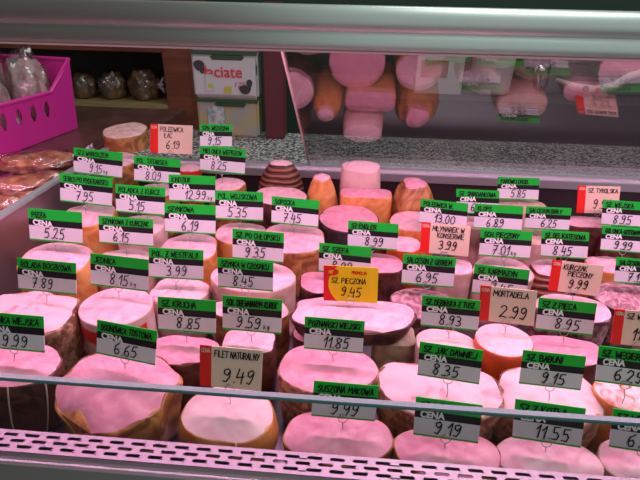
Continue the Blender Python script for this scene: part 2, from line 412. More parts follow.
m('cooked_sausage', 'thick sausage with red printed band on its casing, under the 8.15 kg card', 116, 306, 72, 36, .095, r_pnk, ham1, .0, 1, 2, .005, wav=0, band=[(.62, .86, -160, -20, pkred)], cat='sausage', k=.85)
m('cut_ham', 'crumbly pale ham under the 3.99 card', 180, 290, 58, 24, .085, r_pnk, ham4, k=.75)
m('cut_ham', 'large dark-rinded ham at the left edge below the 9.99 card', 12, 364, 96, 48, .09, r_drk, ham2, .04, .92, strings=3, k=.62)
m('cut_ham', 'pink ham with near-black side under the 8.85 card', 182, 349, 73, 46, .09, r_drk, ham2, .0, .93, k=.56)
m('cut_ham', 'big front ham with wavy brown rind under the 6.65 card', 117, 384, 122, 74, .095, r_brn, ham2, .0, .86, 2.3, .06, tau=14, wav=.016)
m('cut_ham', 'front ham with whitish cut face and bulging orange rind, under the beige 9.49 card', 228, 413, 92, 54, .075, r_org, ham3, .10, .92, 2.2, .02, tau=8, strings=1)
m('cut_ham', 'front ham with mottled side under the 9.99 card at bottom centre', 338, 436, 110, 56, .060, r_brn, ham2, .0, .95, 2.2, .02, tau=12, k=.52)
m('cut_ham', 'round pink ham under the 11.85 card', 328, 367, 98, 50, .09, r_mot, ham2, .02, .93, 2.1, .02)
m('cut_ham', 'dark-sided square ham under the 9.59 kg card', 249, 341, 52, 24, .10, r_drk, ham1, .02, .97, 5, .01, k=.6, wav=.001)
m('cut_ham', 'dark brown ham behind the 9.59 kg and 8.85 cards', 250, 309, 80, 24, .09, r_brn, ham1, .02, .97, k=.42)
m('cooked_sausage', 'wide pink sausage in speckled casing under the left 8.45 card', 253, 276, 87, 38, .105, r_tan, ham1, .0, .99, 2.05, .01, cat='sausage', k=.6)
m('cut_ham', 'small pale ham with orange side, behind and left of the 9.35 card', 241, 233, 50, 28, .085, r_org, ham1, .03, .95, k=.85)
m('cut_ham', 'lumpy golden-crusted ham under the 7.45 card', 294, 237, 64, 26, .10, r_brn, ham1, .04, .92, 2.3, .04, k=.9)
m('cut_ham', 'pale ham with dark side behind the 7.45 card', 280, 196, 56, 24, .12, r_drk, ham1, .0, .95, k=.72)
m('netted_ham', 'small dark smoked ham tied in netting against the back ledge', 281, 163, 50, 10, .15, r_net, ham1, 0, 1, 2.1, .02, tau=0, k=.75, dome=1)
m('cut_ham', 'orange pear-shaped ham tip at the back, left of the square-topped ham', 322, 177, 34, 9, .15, r_org, ham1, 0, 1, 2.2, .03, tau=12, k=.8, dome=1)
m('cut_ham', 'round fatty ham standing against the back ledge, behind the square-topped ham', 361, 166, 38, 8, .165, r_pnk, ham4, .10, 1.0, 2.2, .03, tau=20, k=.45)
m('cut_ham', 'square-topped ham with bright orange side at the back', 366, 193, 51, 15, .13, r_org, ham2, .0, .98, 5, .01, k=.42)
m('cut_ham', 'round pink ham with charcoal side behind the 8.99 card', 349, 218, 60, 31, .11, r_chr, ham2, .0, .97, 2, .01, k=.95)
m('smoked_hock', 'dark brown smoked hock at the back, right of the square-topped ham', 415, 183, 50, 7, .145, r_brn, ham2, 0, 1, 2.2, .08, tau=15, k=.75, dome=1)
m('cut_ham', 'pale ham in a golden rind left of the 13.00 card', 414, 221, 48, 24, .10, r_org, ham1, .03, .85, 2, .01, k=.85)
m('cut_ham', 'small red-sided ham just left of the salmon 3.99 card', 404, 244, 34, 18, .09, r_red, ham1, .02, .95, k=.85)
m('cut_ham', 'ham with near-black side behind the yellow card', 376, 263, 58, 28, .09, r_drk, ham2, .0, .97, 2.2, k=.6)
m('cut_ham', 'dark red-sided ham left of the yellow card', 322, 282, 46, 24, .085, r_drk, ham2, .03, .95, 2.4, .04, k=.75)
m('cut_ham', 'long slab of ham with ragged dark red edge below the yellow card', 353, 313, 123, 26, .105, r_drk, ham1, .0, .85, 2.8, .03, k=.42, wav=.004, lift=.072)
m('wrapped_pate', 'beige paper-wrapped block under the right end of the long ham slab', 394, 335, 42, 14, .070, mat('wrap_paper', (.42, .30, .20), .6, c2=(.60, .48, .36), scale=60, bump=.4), mat('wrap_paper_top', (.50, .36, .26), .6), .0, 1, 5, .01, cat='pâté', k=.7, wav=0)
m('cut_ham', 'pale ham with brown mottled side at the front, under the 8.35 card', 440, 386, 122, 60, .085, r_mot, ham4, .02, .9, 2.4, .035, tau=12, k=.56, wav=.010)
m('cut_ham', 'low ham at the front edge under the 9.19 card', 447, 452, 106, 54, .058, r_brn, ham2, .01, .93, 2.2, .02, tau=12, k=.5)
m('cut_ham', 'broad pale ham under the 9.15 card at the front right', 551, 394, 110, 58, .085, r_mot, ham3, .0, .9, 2.6, .04, tau=14, k=.56, wav=.012)
m('cut_ham', 'front ham with pale pink face under the 11.55 card', 549, 460, 104, 52, .058, r_tan, ham1, .0, .95, 2.3, .02, tau=12, k=.5)
m('cut_ham', 'front ham at the bottom right corner under the 6.49 card', 652, 461, 104, 58, .058, r_tan, ham1, .0, .95, 2.3, .02, tau=12, k=.5)
m('mortadella', 'orange-red cased mortadella with a smooth pale face under the salmon 2.99 card', 504, 340, 57, 36, .10, r_red, ham3, .0, .96, 2, .004, wav=0, k=.85, cat='sausage')
m('cut_ham', 'whitish ham under the 8.93 card', 446, 342, 60, 28, .09, r_tan, ham3, .0, .97, 2.5, k=.6)
m('cut_ham', 'deep pink ham under the 8.95 card, in front of the marbled dark one', 563, 350, 78, 42, .09, r_drk, ham2, .0, .95, 2.5, .03, k=.55)
m('cut_ham', 'pale-topped ham with dark marbled side behind the right 8.95 card', 572, 308, 72, 28, .10, r_mar, ham1, .0, .98, 2.3, .03, k=.62)
m('cut_ham', 'small ham with striped netted side left of the salmon 9.99 card', 552, 268, 40, 18, .09, r_str, ham1, .02, .95, k=.8)
m('cut_ham', 'tan-sided ham under the 7.01 kg card', 503, 270, 58, 26, .095, r_tan, ham1, .0, .97, k=.8)
m('head_cheese', 'marbled head cheese under the 6.95 card', 424, 303, 66, 30, .085, r_mar, marb, .0, .97, 2.3, cat='head cheese', k=.75)
m('cut_ham', 'pale ham in clear wrap right of the 6.95 card', 455, 266, 34, 16, .10, r_tan, ham1, .0, 1, 2.4, k=.8)
m('head_cheese', 'marbled head cheese at the right edge below the 7.19 card', 630, 298, 72, 30, .095, r_mar, marb, .0, .97, 2.4, cat='head cheese', k=.7)
m('cut_ham', 'pale ham with orange side left of the 7.19 card', 607, 264, 40, 24, .09, r_org, ham1, .0, .95, k=.75)
m('cut_ham', 'pinkish slab with black side beneath the salmon 9.99 card at the back right', 588, 222, 46, 14, .10, r_drk, ham1, .0, .98, 3, k=.5)
m('cut_ham', 'tan sausage end at the back under the 5.85 card', 521, 205, 50, 15, .115, r_tan, r_tan, .0, .98, 2.4, k=.6, cat='sausage')
m('cut_ham', 'tan ham between the 6.89 card and the 13.00 card', 475, 222, 40, 18, .095, r_tan, ham1, .0, .98, k=.7)
m('cut_ham', 'brownish ham between the 7.01 kg and 8.45 cards', 537, 236, 46, 20, .09, r_tan, r_tan, .0, .98, k=.7)
m('cut_ham', 'dark-sided ham right of the 8.45 card under the right 9.99 card', 628, 240, 50, 18, .09, r_drk, ham1, .0, .98, k=.7)
m('pressed_meat', 'chunky pressed meat in orange casing under the 6.29 card', 634, 393, 78, 40, .09, r_org, chunk, .0, .96, 2.1, .01, cat='pressed meat', tau=10, k=.55)
m('cut_ham', 'small brown ham under the 8.25 card', 227, 184, 36, 16, .11, r_brn, ham1, .03, .95, k=.85)
m('cut_sausage', 'small pink wrapped sausage left of the 8.25 card', 190, 168, 22, 12, .11, pkred, ham1, .02, .95, k=.85, cat='sausage')
m('cut_ham', 'small ham hidden behind the 8.09 card', 158, 190, 38, 15, .10, r_brn, ham1, .02, .95, k=.8)
m('cut_ham', 'dark ham underneath the left end of the long ham slab', 316, 334, 46, 14, .070, r_drk, ham2, .0, 1, 2.4, .02, k=.6, wav=0)
m('cut_ham', 'small tan ham behind the 7.01 kg card', 501, 239, 40, 18, .09, r_tan, ham1, .0, .98, 2.3, .02, k=.7)
# ------------------------------------------------------------------ the price cards
p = price_card
p('SZ.Z WARKOCZEM', '9.15kg', (74, 147), (122, 153), (73, 173), (122, 178.5), h=.10)
p('SERKO PO RYDERAŃSKU', '7.95', (60, 172), (112, 179), (60, 202), (112, 206.5), h=.09)
p('POL. TATARSKA', '8.09', (134, 155.5), (180, 159.5), (134, 181), (180, 185), h=.10)
p('ROLADKA Z KURCZ.', '5.15', (115.5, 184), (165, 188), (116, 212), (165, 216), h=.09)
p('PIZZA', '5.25', (28, 208), (81.5, 212.5), (30, 240), (82.5, 244.5), h=.105)
p('SZYNKOWA Z KURCZAK', '6.15', (98, 215.5), (153, 219.5), (100, 243), (153, 247), h=.085)
p('POLĘDWICA/ŁAC', '6.19', (150, 124), (193, 125.5), (150.5, 152.5), (192, 155), 'r', 'beside the tall smoked log at the back left', h=.12)
p('MIELONKA WIEPRZOW', '8.25', (200, 145.5), (245.5, 150), (200, 171), (244.5, 174.5), h=.11)
p('SZN. WĘDZONA', '9.15', (200, 124), (232, 124.5), (200, 147), (232, 147.5), h=.11, pin=31)
p('KINDZIUK', '12.99kg', (168.5, 174.5), (215.5, 176.5), (169.5, 201), (215, 203), h=.09)
p('SZYNKOWA', '6.19', (164.5, 203.5), (215.5, 205.5), (165, 232), (215.5, 235), h=.095)
p('POL. WOJSKOWA', '5.35', (215, 190.5), (263, 192.5), (215.5, 219), (263, 221.5), h=.085)
p('SOPOCKA', '7.45', (272, 196), (319, 201), (271, 223), (318, 227.5), h=.10)
p('SZ. PO CHŁOPSKU', '9.35', (233, 228.5), (283.5, 233.5), (232, 258.5), (283.5, 263), h=.105)
p('SZYNKA W CZOSNKU', '8.45', (217.5, 257.5), (273, 262.5), (218, 287), (273, 291.5), h=.105)
p('POL. Z WESTFALII', '3.99', (149, 247.5), (203, 250.5), (149, 277.5), (203.5, 280.5), h=.085)
p('JEDNICA', '8.15kg', (90.5, 252.5), (148, 260), (90.5, 285.5), (148, 291.5), h=.095)
p('ROLADA BOCZKOWA', '7.89', (17.5, 257), (76, 264), (18, 290), (76, 294.5), h=.095)
p('SZYNKA WIEJSKA', '9.99', (-16, 311.5), (44, 316.5), (-16, 347.5), (44, 353), h=.09)
p('OGONÓWKA TOSTOWA', '6.65', (97.5, 319.5), (157, 330.5), (96, 353.5), (154.5, 366), h=.095)
p('SZ. KRUCHA', '8.85', (158, 297), (215.5, 300.5), (158, 329.5), (216, 335), h=.09)
p('SOK. DREWNIANYM KUREK', '9.59kg', (222.5, 295.5), (282, 300), (222.5, 329), (281, 334.5), h=.10)
p('FILET NATURALNY', '9.49', (200, 345), (262.5, 350.5), (199.5, 385.5), (261, 391.5), 'r', 'into the whitish front ham', h=.085)
p('SZ. SZEFA', '8.99', (319.5, 242.5), (371, 248.5), (318, 272), (370, 277), h=.085, pin=10)
p('SZ. PIECZONA', '9.45', (324, 265.5), (378, 268), (323, 300), (377.5, 303.5), 'y', 'into the long ham slab', h=.105, pin=6)
p('SZ ENGLER', '8.99', (348.5, 221), (398, 224), (347, 246), (397.5, 251), h=.09)
p('POLĘDWICA W.', '13.00', (421, 198.5), (468, 204), (418.5, 223), (466, 228), h=.10)
p('MŁYNAREK W/KONSERWIE', '3.99', (422, 222.5), (470, 226), (419, 251.5), (468.5, 257), 'r', 'right of the small red-sided ham', h=.10)
p('SALCESON Z OZOREM', '6.95', (403.5, 253.5), (456, 258.5), (401, 284), (453, 287.5), h=.085)
p('SZ. ŚNIADANKOWA', '6.09', (456.5, 189), (499, 191), (456, 213), (499, 215), h=.10)
p('PARÓWKI DROB.', '5.85', (498, 177), (539.5, 178.5), (497, 199), (538, 200.5), h=.115, pin=6)
p('KLOPS', '6.89', (475, 203.5), (523, 206.5), (473, 228), (521.5, 231), h=.095)
p('SALCESON BIAŁY', '6.25', (526.5, 206), (571.5, 208.5), (524, 228.5), (568.5, 230.5), h=.09)
p('SZ. TYROLSKA', '9.99', (578.5, 186), (620, 186.5), (576, 212.5), (618, 214), 'r', 'at the back right of the case', h=.10, pin=8)
p('SZ. WIEJSKA', '8.95', (603.5, 200), (646, 202.5), (600.5, 224.5), (644, 228), h=.09)
p('GOLONKA GOTOWANA', '9.99', (602.5, 226), (647, 229), (600, 250), (644, 253.5), h=.09)
p('SALCESON SWOJSKI', '7.19', (617, 257.5), (662, 261), (613, 282), (659, 286), h=.095)
p('SCH. PIECZONY', '7.01kg', (481.5, 229), (532, 232), (478, 255.5), (530, 259), h=.095)
p('SZ. DELIKATESOWA', '8.45', (542, 230.5), (589, 232.5), (540, 256), (587, 259.5), h=.09)
p('SZ. KARMAZYN', '7.45', (475, 263.5), (529, 271), (471, 293.5), (526, 299), h=.09)
p('MORTADELA', '2.99', (480, 286), (537.5, 291), (478, 319), (533, 326.5), 'r', 'into the orange-red cased mortadella', h=.10)
p('KURCZAK/PIECZONY', '9.99', (552.5, 260.5), (603.5, 265.5), (547.5, 289.5), (598.5, 296.5), 'r', 'right of the small striped netted ham', h=.10)
p('SZ Z PIECA', '8.95', (539.5, 297.5), (596, 304), (534.5, 329.5), (592.5, 335.5), h=.09)
p('SZ WĘDZONA', '11.99', (615, 309.5), (668, 313.5), (610, 343), (663, 348), 'r', 'cut off by the right edge of the view', h=.10)
p('SZ. WĘGIERSKA', '6.29', (599, 346.5), (658, 353), (594.5, 380.5), (655, 389), h=.10)
p('SZ. DĘBIŃSKA Z TUSZ.', '8.93', (422.5, 295.5), (480, 301), (420, 325.5), (478, 331), h=.09)
p('SZ. JAK DAWNIEJ', '8.35', (420.5, 342), (482, 350.5), (416, 374.5), (479.5, 384.5), h=.095)
p('SZ. BABUNI', '9.15', (524, 350), (585, 357), (517.5, 383.5), (581, 390), h=.09)
p('SZ. DĘBOWA', '9.19', (416, 397), (482, 405.5), (412.5, 434), (478, 443.5), h=.055)
p('SZ Z KOTŁA', '11.55', (516, 399.5), (584.5, 409), (511, 437), (581, 447.5), h=.055)
p('SZ WĘDZONKA', '6.49', (612.5, 409), (680, 419), (609, 446), (676, 457), h=.055)
p('SUSZONA MAKOWA', '9.99', (314, 381), (379, 386), (311, 415.5), (374.5, 421.5), h=.06)
p('POZNAŃSKI WIEJSKI', '11.85', (305, 316.5), (364.5, 321.5), (303.5, 348.5), (362.5, 353.5), h=.09)
# ------------------------------------------------------------------ the case and the shop behind
XL0 = onz(31, 200, .17).x      # left wall of the well, from the edge line running away from the customer
XR = 1.35; XB = -1.6
YB = onz(320, 170, .15).y      # back of the well
YR = onh(300, 452, .088).y; YF = onh(300, 476, .088).y; print('GR', YF, YR)   # air grille
ZG = deckz(YR)+.088
# deck
bm = bmesh.new()
vs = [bm.verts.new(q) for q in ((XL0, YR, deckz(YR)), (XR, YR, deckz(YR)), (XR, YB+.02, deckz(YB+.02)), (XL0, YB+.02, deckz(YB+.02)))]
f = bm.faces.new(vs); r = bmesh.ops.extrude_face_region(bm, geom=[f]); bmesh.ops.translate(bm, vec=(0, 0, -.01), verts=[x for x in r['geom'] if isinstance(x, bmesh.types.BMVert)])
struct(bmobj('trim_deck', bm, deckm))
struct(box('wall_back', (XL0, YB, deckz(YB)-.02), (XR, YB+.02, .138), dark))
struct(box('wall_left', (XL0-.012, YF-.0, -.05), (XL0, YB+.02, .17), sidem))
bm = bmesh.new(); addbox(bm, (XL0-.013, YF-.03, .17), (XL0+.001, YB+.02, .176))
struct(bmobj('trim_left', bm, mat('edge_glass', (.35, .42, .40), .15, .3)))
# steel ledge under the rear pane
bm = bmesh.new(); addbox(bm, (XL0, YB-.008, .132), (XR, YB+.03, .150)); addbox(bm, (XL0, YB+.008, .150), (XR, YB+.014, .156)); addbox(bm, (XL0, YB+.022, .150), (XR, YB+.028, .156))
struct(bmobj('trim_ledge', bm, mat('ledge_steel', (.60, .58, .62), .35, .7)))
# speckled granite worktop
gran = mat('granite', (.05, .05, .052), .25, c2=(.55, .56, .54), scale=170, kind='noise', lo=.42, hi=.58, c3=(.20, .21, .21))
YW = onz(420, 138, .15).y
struct(box('trim_worktop', (XL0-.012, YB+.03, .136), (XR, YW, .150), gran, bev=.003))
# perforated air grille
bm = bmesh.new(); pitch = .0245; sl = .0165; nrow = 3; dY = (YR-YF); yl = YF
rows = [YF+dY*(.16+.27*i) for i in range(3)]; sh = .0042
x0 = XL0+.002; nx = int((XR-x0)/pitch)
def quad(a, b, c, d):
    bm.faces.new([bm.verts.new((x, y, ZG)) for x, y in ((a, c), (b, c), (b, d), (a, d))])
prev = YF
for i, ry in enumerate(rows):
    quad(x0, XR, prev, ry); ofs = pitch*(.5 if i % 2 else 0)
    xx = x0
    for k in range(nx):
        hx = x0+ofs+k*pitch+.004
        quad(xx, hx, ry, ry+sh); xx = hx+sl
        # rounded slot ends
        for sgn, ex in ((1, hx), (-1, hx+sl)):
            for t, b2 in ((ry, 1), (ry+sh, -1)):
                bm.faces.new([bm.verts.new(q) for q in ((ex, t, ZG), (ex+sgn*.0016, t, ZG), (ex, t+b2*.0016, ZG))])
    quad(xx, XR, ry, ry+sh); prev = ry+sh
quad(x0, XR, prev, YR)
bm.faces.new([bm.verts.new(q) for q in ((x0, YR, ZG), (XR, YR, ZG), (XR, YR+.003, ZG-.012), (x0, YR+.003, ZG-.012))])
g = bmobj('air_grille', bm, mat('grille_steel', (.34, .28, .32), .4, .9))
md = g.modifiers.new('s', 'SOLIDIFY'); md.thickness = .0012; md.offset = -1
tag(g, 'perforated steel air grille with three rows of slots along the front of the case', 'air grille')
struct(box('trim_duct', (XL0, YF+.002, -.045), (XR, YR-.001, ZG-.02), mat('duct_black', (.01, .008, .01), .6)))
# front lip and body panel
bm = bmesh.new()
prf = [(YF-.001, ZG), (YF-.004, ZG-.003), (YF-.012, ZG-.006), (YF-.030, ZG-.03), (YF-.035, ZG-.12), (YF-.03, ZG-.3), (YF, ZG-.3), (YF, ZG-.04)]
A = [bm.verts.new((XL0-.5, y, z)) for y, z in prf]; B = [bm.verts.new((XR, y, z)) for y, z in prf]
for i in range(len(prf)): bm.faces.new((A[i], A[(i+1) % 8], B[(i+1) % 8], B[i]))
bm.faces.new(A); bm.faces.new(B[::-1])
struct(bmobj('wall_front', bm, mat('front_steel', (.24, .23, .23), .5, .6)))
# low front glass
pc = ony(300, 397, YF-.006)
bm = bmesh.new(); addbox(bm, (XL0-.012, YF-.009, ZG-.004), (XR, YF-.003, pc.z-.0035))
gf = bmobj('glass_guard', bm, glass('guard_glass', (.93, .94, .94), .02))
tag(gf, 'low clear glass guard along the front edge of the case', 'glass panel')
bm = bmesh.new(); addbox(bm, (XL0-.012, YF-.0098, pc.z-.0035), (XR, YF-.0022, pc.z+.0006), bev=.0008)
bmobj('polished_edge', bm, mat('glass_edge', (.07, .20, .19), .25, 0, .5), gf)
# canopy rail with the light tube
YRL = .60
zb = ony(320, 50.5, YRL).z; zt = ony(320, 5, YRL).z
bm = bmesh.new(); h = zt-zb
prf = []
for t in [i/24 for i in range(25)]:
    z = zb+h*t
    y = YRL-.0035*max(0, sin(PI*min(1, t/.42)))**.8 if t < .42 else YRL-.0065*max(0, sin(PI*(t-.42)/.58))**.7
    prf.append((y, z))
prf += [(YRL+.03, zt), (YRL+.045, zt-.012), (YRL+.045, zb+.025), (YRL+.012, zb+.014), (YRL+.006, zb)]
A = [bm.verts.new((-1.3, y, z)) for y, z in prf]; B = [bm.verts.new((XR, y, z)) for y, z in prf]; n = len(prf)
for i in range(n): bm.faces.new((A[i], A[(i+1) % n], B[(i+1) % n], B[i])).smooth = i < 24
bm.faces.new(A); bm.faces.new(B[::-1])
rail = bmobj('canopy_rail', bm, alu)
tag(rail, 'brushed aluminium canopy rail across the top of the case', 'rail')
bm = bmesh.new(); tube(bm, [(-1.2, YRL+.028, zb+.004), (XR-.1, YRL+.028, zb+.004)], .0045, 10)
lt = bmobj('light_tube', bm, mat('pink_tube', (1, .6, .75), emit=(1, .42, .62), es=9), rail, True)
bm = bmesh.new(); addbox(bm, (-1.3, YRL-.002, zb-.0022), (XR, YRL+.004, zb), bev=.0005)
bmobj('painted_glow_strip', bm, mat('painted_pink_glow', (.85, .45, .52), .4), rail)  # pink strip: the tube's glow along the rail edge, put into the colour
al = bpy.data.lights.new('case_light', 'AREA'); al.shape = 'RECTANGLE'; al.size = 2.2; al.size_y = .03; al.energy = LE; al.color = LC
ao = bpy.data.objects.new('case_light', al); C.objects.link(ao); ao.location = (.0, YRL+.03, zb-.012)
ao.rotation_euler = (R(LA), 0, 0)
# leaning rear glass: slides in the ledge, top towards the customer, mirrors the meats
BETA = R(55)
def pane_pt(x, s): return Vector((x, YB+.011-sin(BETA)*s, .153+cos(BETA)*s))
pa = ray(304, 145); pt = None
# left edge of the pane from the picture, on the pane's own plane
nrm = Vector((0, cos(BETA), sin(BETA)))
def onpane(u, v):
    d = ray(u, v); q = pane_pt(0, 0); return CP+d*((q-CP).dot(nrm)/d.dot(nrm))
e1 = onpane(309, 163); e0 = onpane(283, 52)
xl = (e1.x+e0.x)/2; print('pane edges', e1, e0)
bm = bmesh.new(); top = .55
xt = e1.x+(e0.x-e1.x)*top/max(.1, (e0-pane_pt(e0.x, 0)).length)
pts = [pane_pt(e1.x, 0), pane_pt(XR, 0), pane_pt(XR, top), pane_pt(xt, top)]
vf = [bm.verts.new(q) for q in pts]; vb = [bm.verts.new(q+nrm*.005) for q in pts]
bm.faces.new(vf); bm.faces.new(vb[::-1])
for i in range(4): bm.faces.new((vf[i], vb[i], vb[(i+1) % 4], vf[(i+1) % 4]))
pane = bmobj('sliding_glass', bm, glass('mirror_glass', (.88, .84, .85), REFL))
tag(pane, 'leaning sliding rear glass that mirrors the meats upside down', 'glass door')
bm = bmesh.new(); a, b = pane_pt(e1.x-.0015, 0), pane_pt(xt-.0015, top)
vs = [bm.verts.new(q+o) for q in (a, b) for o in (Vector((-.0015, 0, 0)), Vector((.0015, 0, 0)), Vector((.0015, 0, 0))+nrm*.006, Vector((-.0015, 0, 0))+nrm*.006)]
for i in range(4): bm.faces.new((vs[i], vs[(i+1) % 4], vs[4+(i+1) % 4], vs[4+i]))
bm.faces.new(vs[:4]); bm.faces.new(vs[4:])
bmobj('polished_edge', bm, mat('pane_edge', (.75, .52, .52), .3), pane)
# ---- neighbouring section on the left: shelf, wrapped goods, pink basket
lw = mat('shelf_brown', (.16, .07, .045), .5, c2=(.22, .10, .06), scale=20)
struct(box('trim_side_shelf', (XB, YF-.03, .12), (XL0-.013, 1.76, .135), mat('side_shelf', (.09, .035, .03), .35, c2=(.13, .055, .045), scale=18)))
film = glass('film', (.90, .86, .88), .12, .10)
def lumpy(name, loc, sx, sy, sz, m, rot=0, seed=0, parent=None, amp=.12, sub=4, fq=3.0):
    rnd = random.Random(seed); bm = bmesh.new(); bmesh.ops.create_icosphere(bm, subdivisions=sub, radius=1)
    ph = [rnd.uniform(0, 6) for _ in range(9)]
    for v_ in bm.verts:
        q = v_.co
        s = 1+amp*(sin(fq*q.x+ph[0])*sin(fq*q.y+ph[1])+.6*sin(fq*2.3*q.z+ph[2])*sin(fq*2*q.x+ph[3])+.4*sin(fq*4*q.y+ph[4]+3*q.z)*sin(fq*3.7*q.x))
        v_.co = Vector((q.x*s*sx, q.y*s*sy, max(q.z*s, -.75)*sz+.75*sz))
    o = bmobj(name, bm, m, parent, True); o.rotation_euler = (0, 0, rot); o.location = loc; return o
breadm = mat('bread_crust', (.35, .15, .05), .5, c2=(.62, .36, .14), scale=20)
meatp = mat('wrapped_meat', (.34, .09, .05), .35, c2=(.70, .30, .16), scale=14, bump=.3, dist=2, lo=.35, hi=.65)
def bagged(name, label, loc, sx, sy, sz, m, rot, seed, cat='wrapped goods', group='film-wrapped goods left of the case', clip=True):
    o = lumpy(name, loc, sx, sy, sz, m, rot, seed)
    f_ = lumpy('film', (0, 0, -.001), sx*1.10, sy*1.12, sz*1.12, film, 0, seed+5, o, amp=.16, fq=5)
    if clip:
        bm = bmesh.new(); N = 18                                  # gathered, crumpled end of the film
        rnd = random.Random(seed)
        rr = [.012, .008, .018, .03]; xs = [sx*1.0, sx*1.12, sx*1.3, sx*1.5]; pr = None
        for x_, q in zip(xs, rr):
            rg = [bm.verts.new((x_+rnd.uniform(-.004, .004), q*cos(2*PI*k/N)*(1+.5*(k % 2)), sz*.8+q*.8*sin(2*PI*k/N)*(1+.5*(k % 2)))) for k in range(N)]
            if pr:
                for k in range(N): bm.faces.new((pr[k], pr[(k+1) % N], rg[(k+1) % N], rg[k]))
            pr = rg
        bmobj('film_twist', bm, mat('film_white', (.62, .50, .62), .3), o)
    tag(o, label, cat, group); return o
q = onz(26, 186, .15); bagged('wrapped_meat', 'long film-wrapped smoked meat beside the left edge of the case, nearer one', Vector((q.x, q.y, .136)), .080, .045, .022, meatp, R(40), 3)
q = onz(36, 163, .15); bagged('wrapped_meat', 'film-wrapped meat with crumpled white twist under the pink basket', Vector((q.x, q.y, .136)), .085, .045, .022, meatp, R(20), 11)
q = onz(4, 206, .15); bagged('wrapped_meat', 'film-wrapped brown piece at the far left corner of the side shelf', Vector((q.x, q.y, .136)), .07, .035, .02, meatp, R(45), 21, clip=False)
# pink basket
pinkp = mat('pink_plastic_basket', (.72, .03, .33), .4)
Nf = onz(77, 128, .137); Lf = onz(0, 157, .137); ax = (Nf-Lf).normalized(); BROT = math.atan2(ax.y, ax.x)
Hh = ony(62, 92, Nf.y-.08).z-.137; Hb = ony(70, 60, Nf.y).z-.137; Ly = .25
bk = empty('basket', Nf, BROT); tag(bk, 'bright pink plastic basket with slotted sides, full of bagged rolls', 'basket')
def wallpanel(bm, P0, P1, Q1, Q0, slots=0, th=.003, nrm_=None):
    # P: foot, Q: rim ; slots cut as real openings
    P0, P1, Q1, Q0 = map(Vector, (P0, P1, Q1, Q0))
    n_ = (P1-P0).cross(Q0-P0).normalized()*th
    def pt(a, b): return P0.lerp(P1, a).lerp(Q0.lerp(Q1, a), b)
    def cell(a0, a1, b0, b1):
        if a1-a0 < 1e-6: return
        v8 = [bm.verts.new(pt(a, b)+o) for o in (Vector(), n_) for a, b in ((a0, b0), (a1, b0), (a1, b1), (a0, b1))]
        for q_ in ((0, 1, 2, 3), (7, 6, 5, 4), (0, 4, 5, 1), (1, 5, 6, 2), (2, 6, 7, 3), (3, 7, 4, 0)): bm.faces.new([v8[i] for i in q_])
    if not slots: cell(0, 1, 0, 1); return
    cell(0, 1, 0, .48); cell(0, 1, .84, 1)
    w_ = 1/slots; a = 0
    for i in range(slots):
        s0 = (i+.3)*w_; cell(a, s0, .48, .84); 
        # rounded slot ends
        for (ca, sa) in ((s0, 1), (s0+.42*w_, -1)):
            for (cb, sb) in ((.48, 1), (.84, -1)):
                for k in range(3):
                    aa = ca+sa*.12*w_*(1-k/3); 
                    cell(min(ca, aa), max(ca, aa), min(cb+sb*.035*k, cb+sb*.035*(k+1)), max(cb+sb*.035*k, cb+sb*.035*(k+1)))
        a = s0+.42*w_
    cell(a, 1, .48, .84)
Lx = .55; tp = .010; st = .09
bm = bmesh.new()
for yy, sg, sl2 in ((0, -1, 9), (Ly, 1, 0)):
    wallpanel(bm, (-Lx, yy, 0), (-st, yy, 0), (-st, yy+sg*tp, Hh), (-Lx-tp, yy+sg*tp, Hh), slots=sl2)
    wallpanel(bm, (-st, yy, 0), (0, yy, 0), (tp, yy+sg*tp, Hb), (-st, yy+sg*tp, Hh))
wallpanel(bm, (0, 0, 0), (0, Ly, 0), (tp, Ly+tp, Hb), (tp, -tp, Hb), slots=0)
wallpanel(bm, (-Lx, 0, 0), (-Lx, Ly, 0), (-Lx-tp, Ly+tp, Hh), (-Lx-tp, -tp, Hh), slots=0)
addbox(bm, (-Lx, 0, 0), (0, Ly, .004))
bmobj('basket_shell', bm, pinkp, bk)
bm = bmesh.new(); tube(bm, [(-Lx-tp, -tp, Hh), (-st, -tp, Hh), (tp, -tp, Hb), (tp, Ly+tp, Hb), (-st, Ly+tp, Hh), (-Lx-tp, Ly+tp, Hh)], .006, 8, True); bmobj('rim', bm, pinkp, bk)
for i in range(5):
    lx, ly = [(-.08, Ly*.245), (-.08, Ly*.77), (-.225, Ly*.27), (-.225, Ly*.76), (-.38, Ly*.5)][i]
    w_ = Matrix.Translation(Nf) @ Matrix.Rotation(BROT, 4, 'Z') @ Vector((lx, ly, .006))
    o = bagged('bagged_roll', ['clear bag of rolls in the near right corner of the pink basket', 'clear bag of rolls at the front of the pink basket', 'clear bag of pale rolls in the middle of the pink basket', 'clear bag of rolls in the middle front of the pink basket', 'clear bag of rolls at the left end of the pink basket'][i], w_, .055, Ly*.185, [.115, .13, .10, .12, .10][i], mat('roll_pale', (.32, .18, .15), .5, c2=(.55, .36, .36), scale=30, bump=.3), BROT+R(6*i), 40+i, 'bagged rolls', 'bags of rolls in the pink basket', clip=False)
    if i in (1, 3): continue
    bm = bmesh.new(); vs = []
    for a_ in range(7):
        for b_ in (0, 1): vs.append(bm.verts.new(((-.018+.036*b_), -Ly*.19*1.2-.006, .05+.010*a_)))
    for a_ in range(6): bm.faces.new((vs[2*a_], vs[2*a_+1], vs[2*a_+3], vs[2*a_+2]))
    bmobj('paper_label', bm, mat('label_paper', (.72, .55, .68), .6, c2=(.72, .2, .3), scale=90, kind='noise', lo=.5, hi=.55), o)
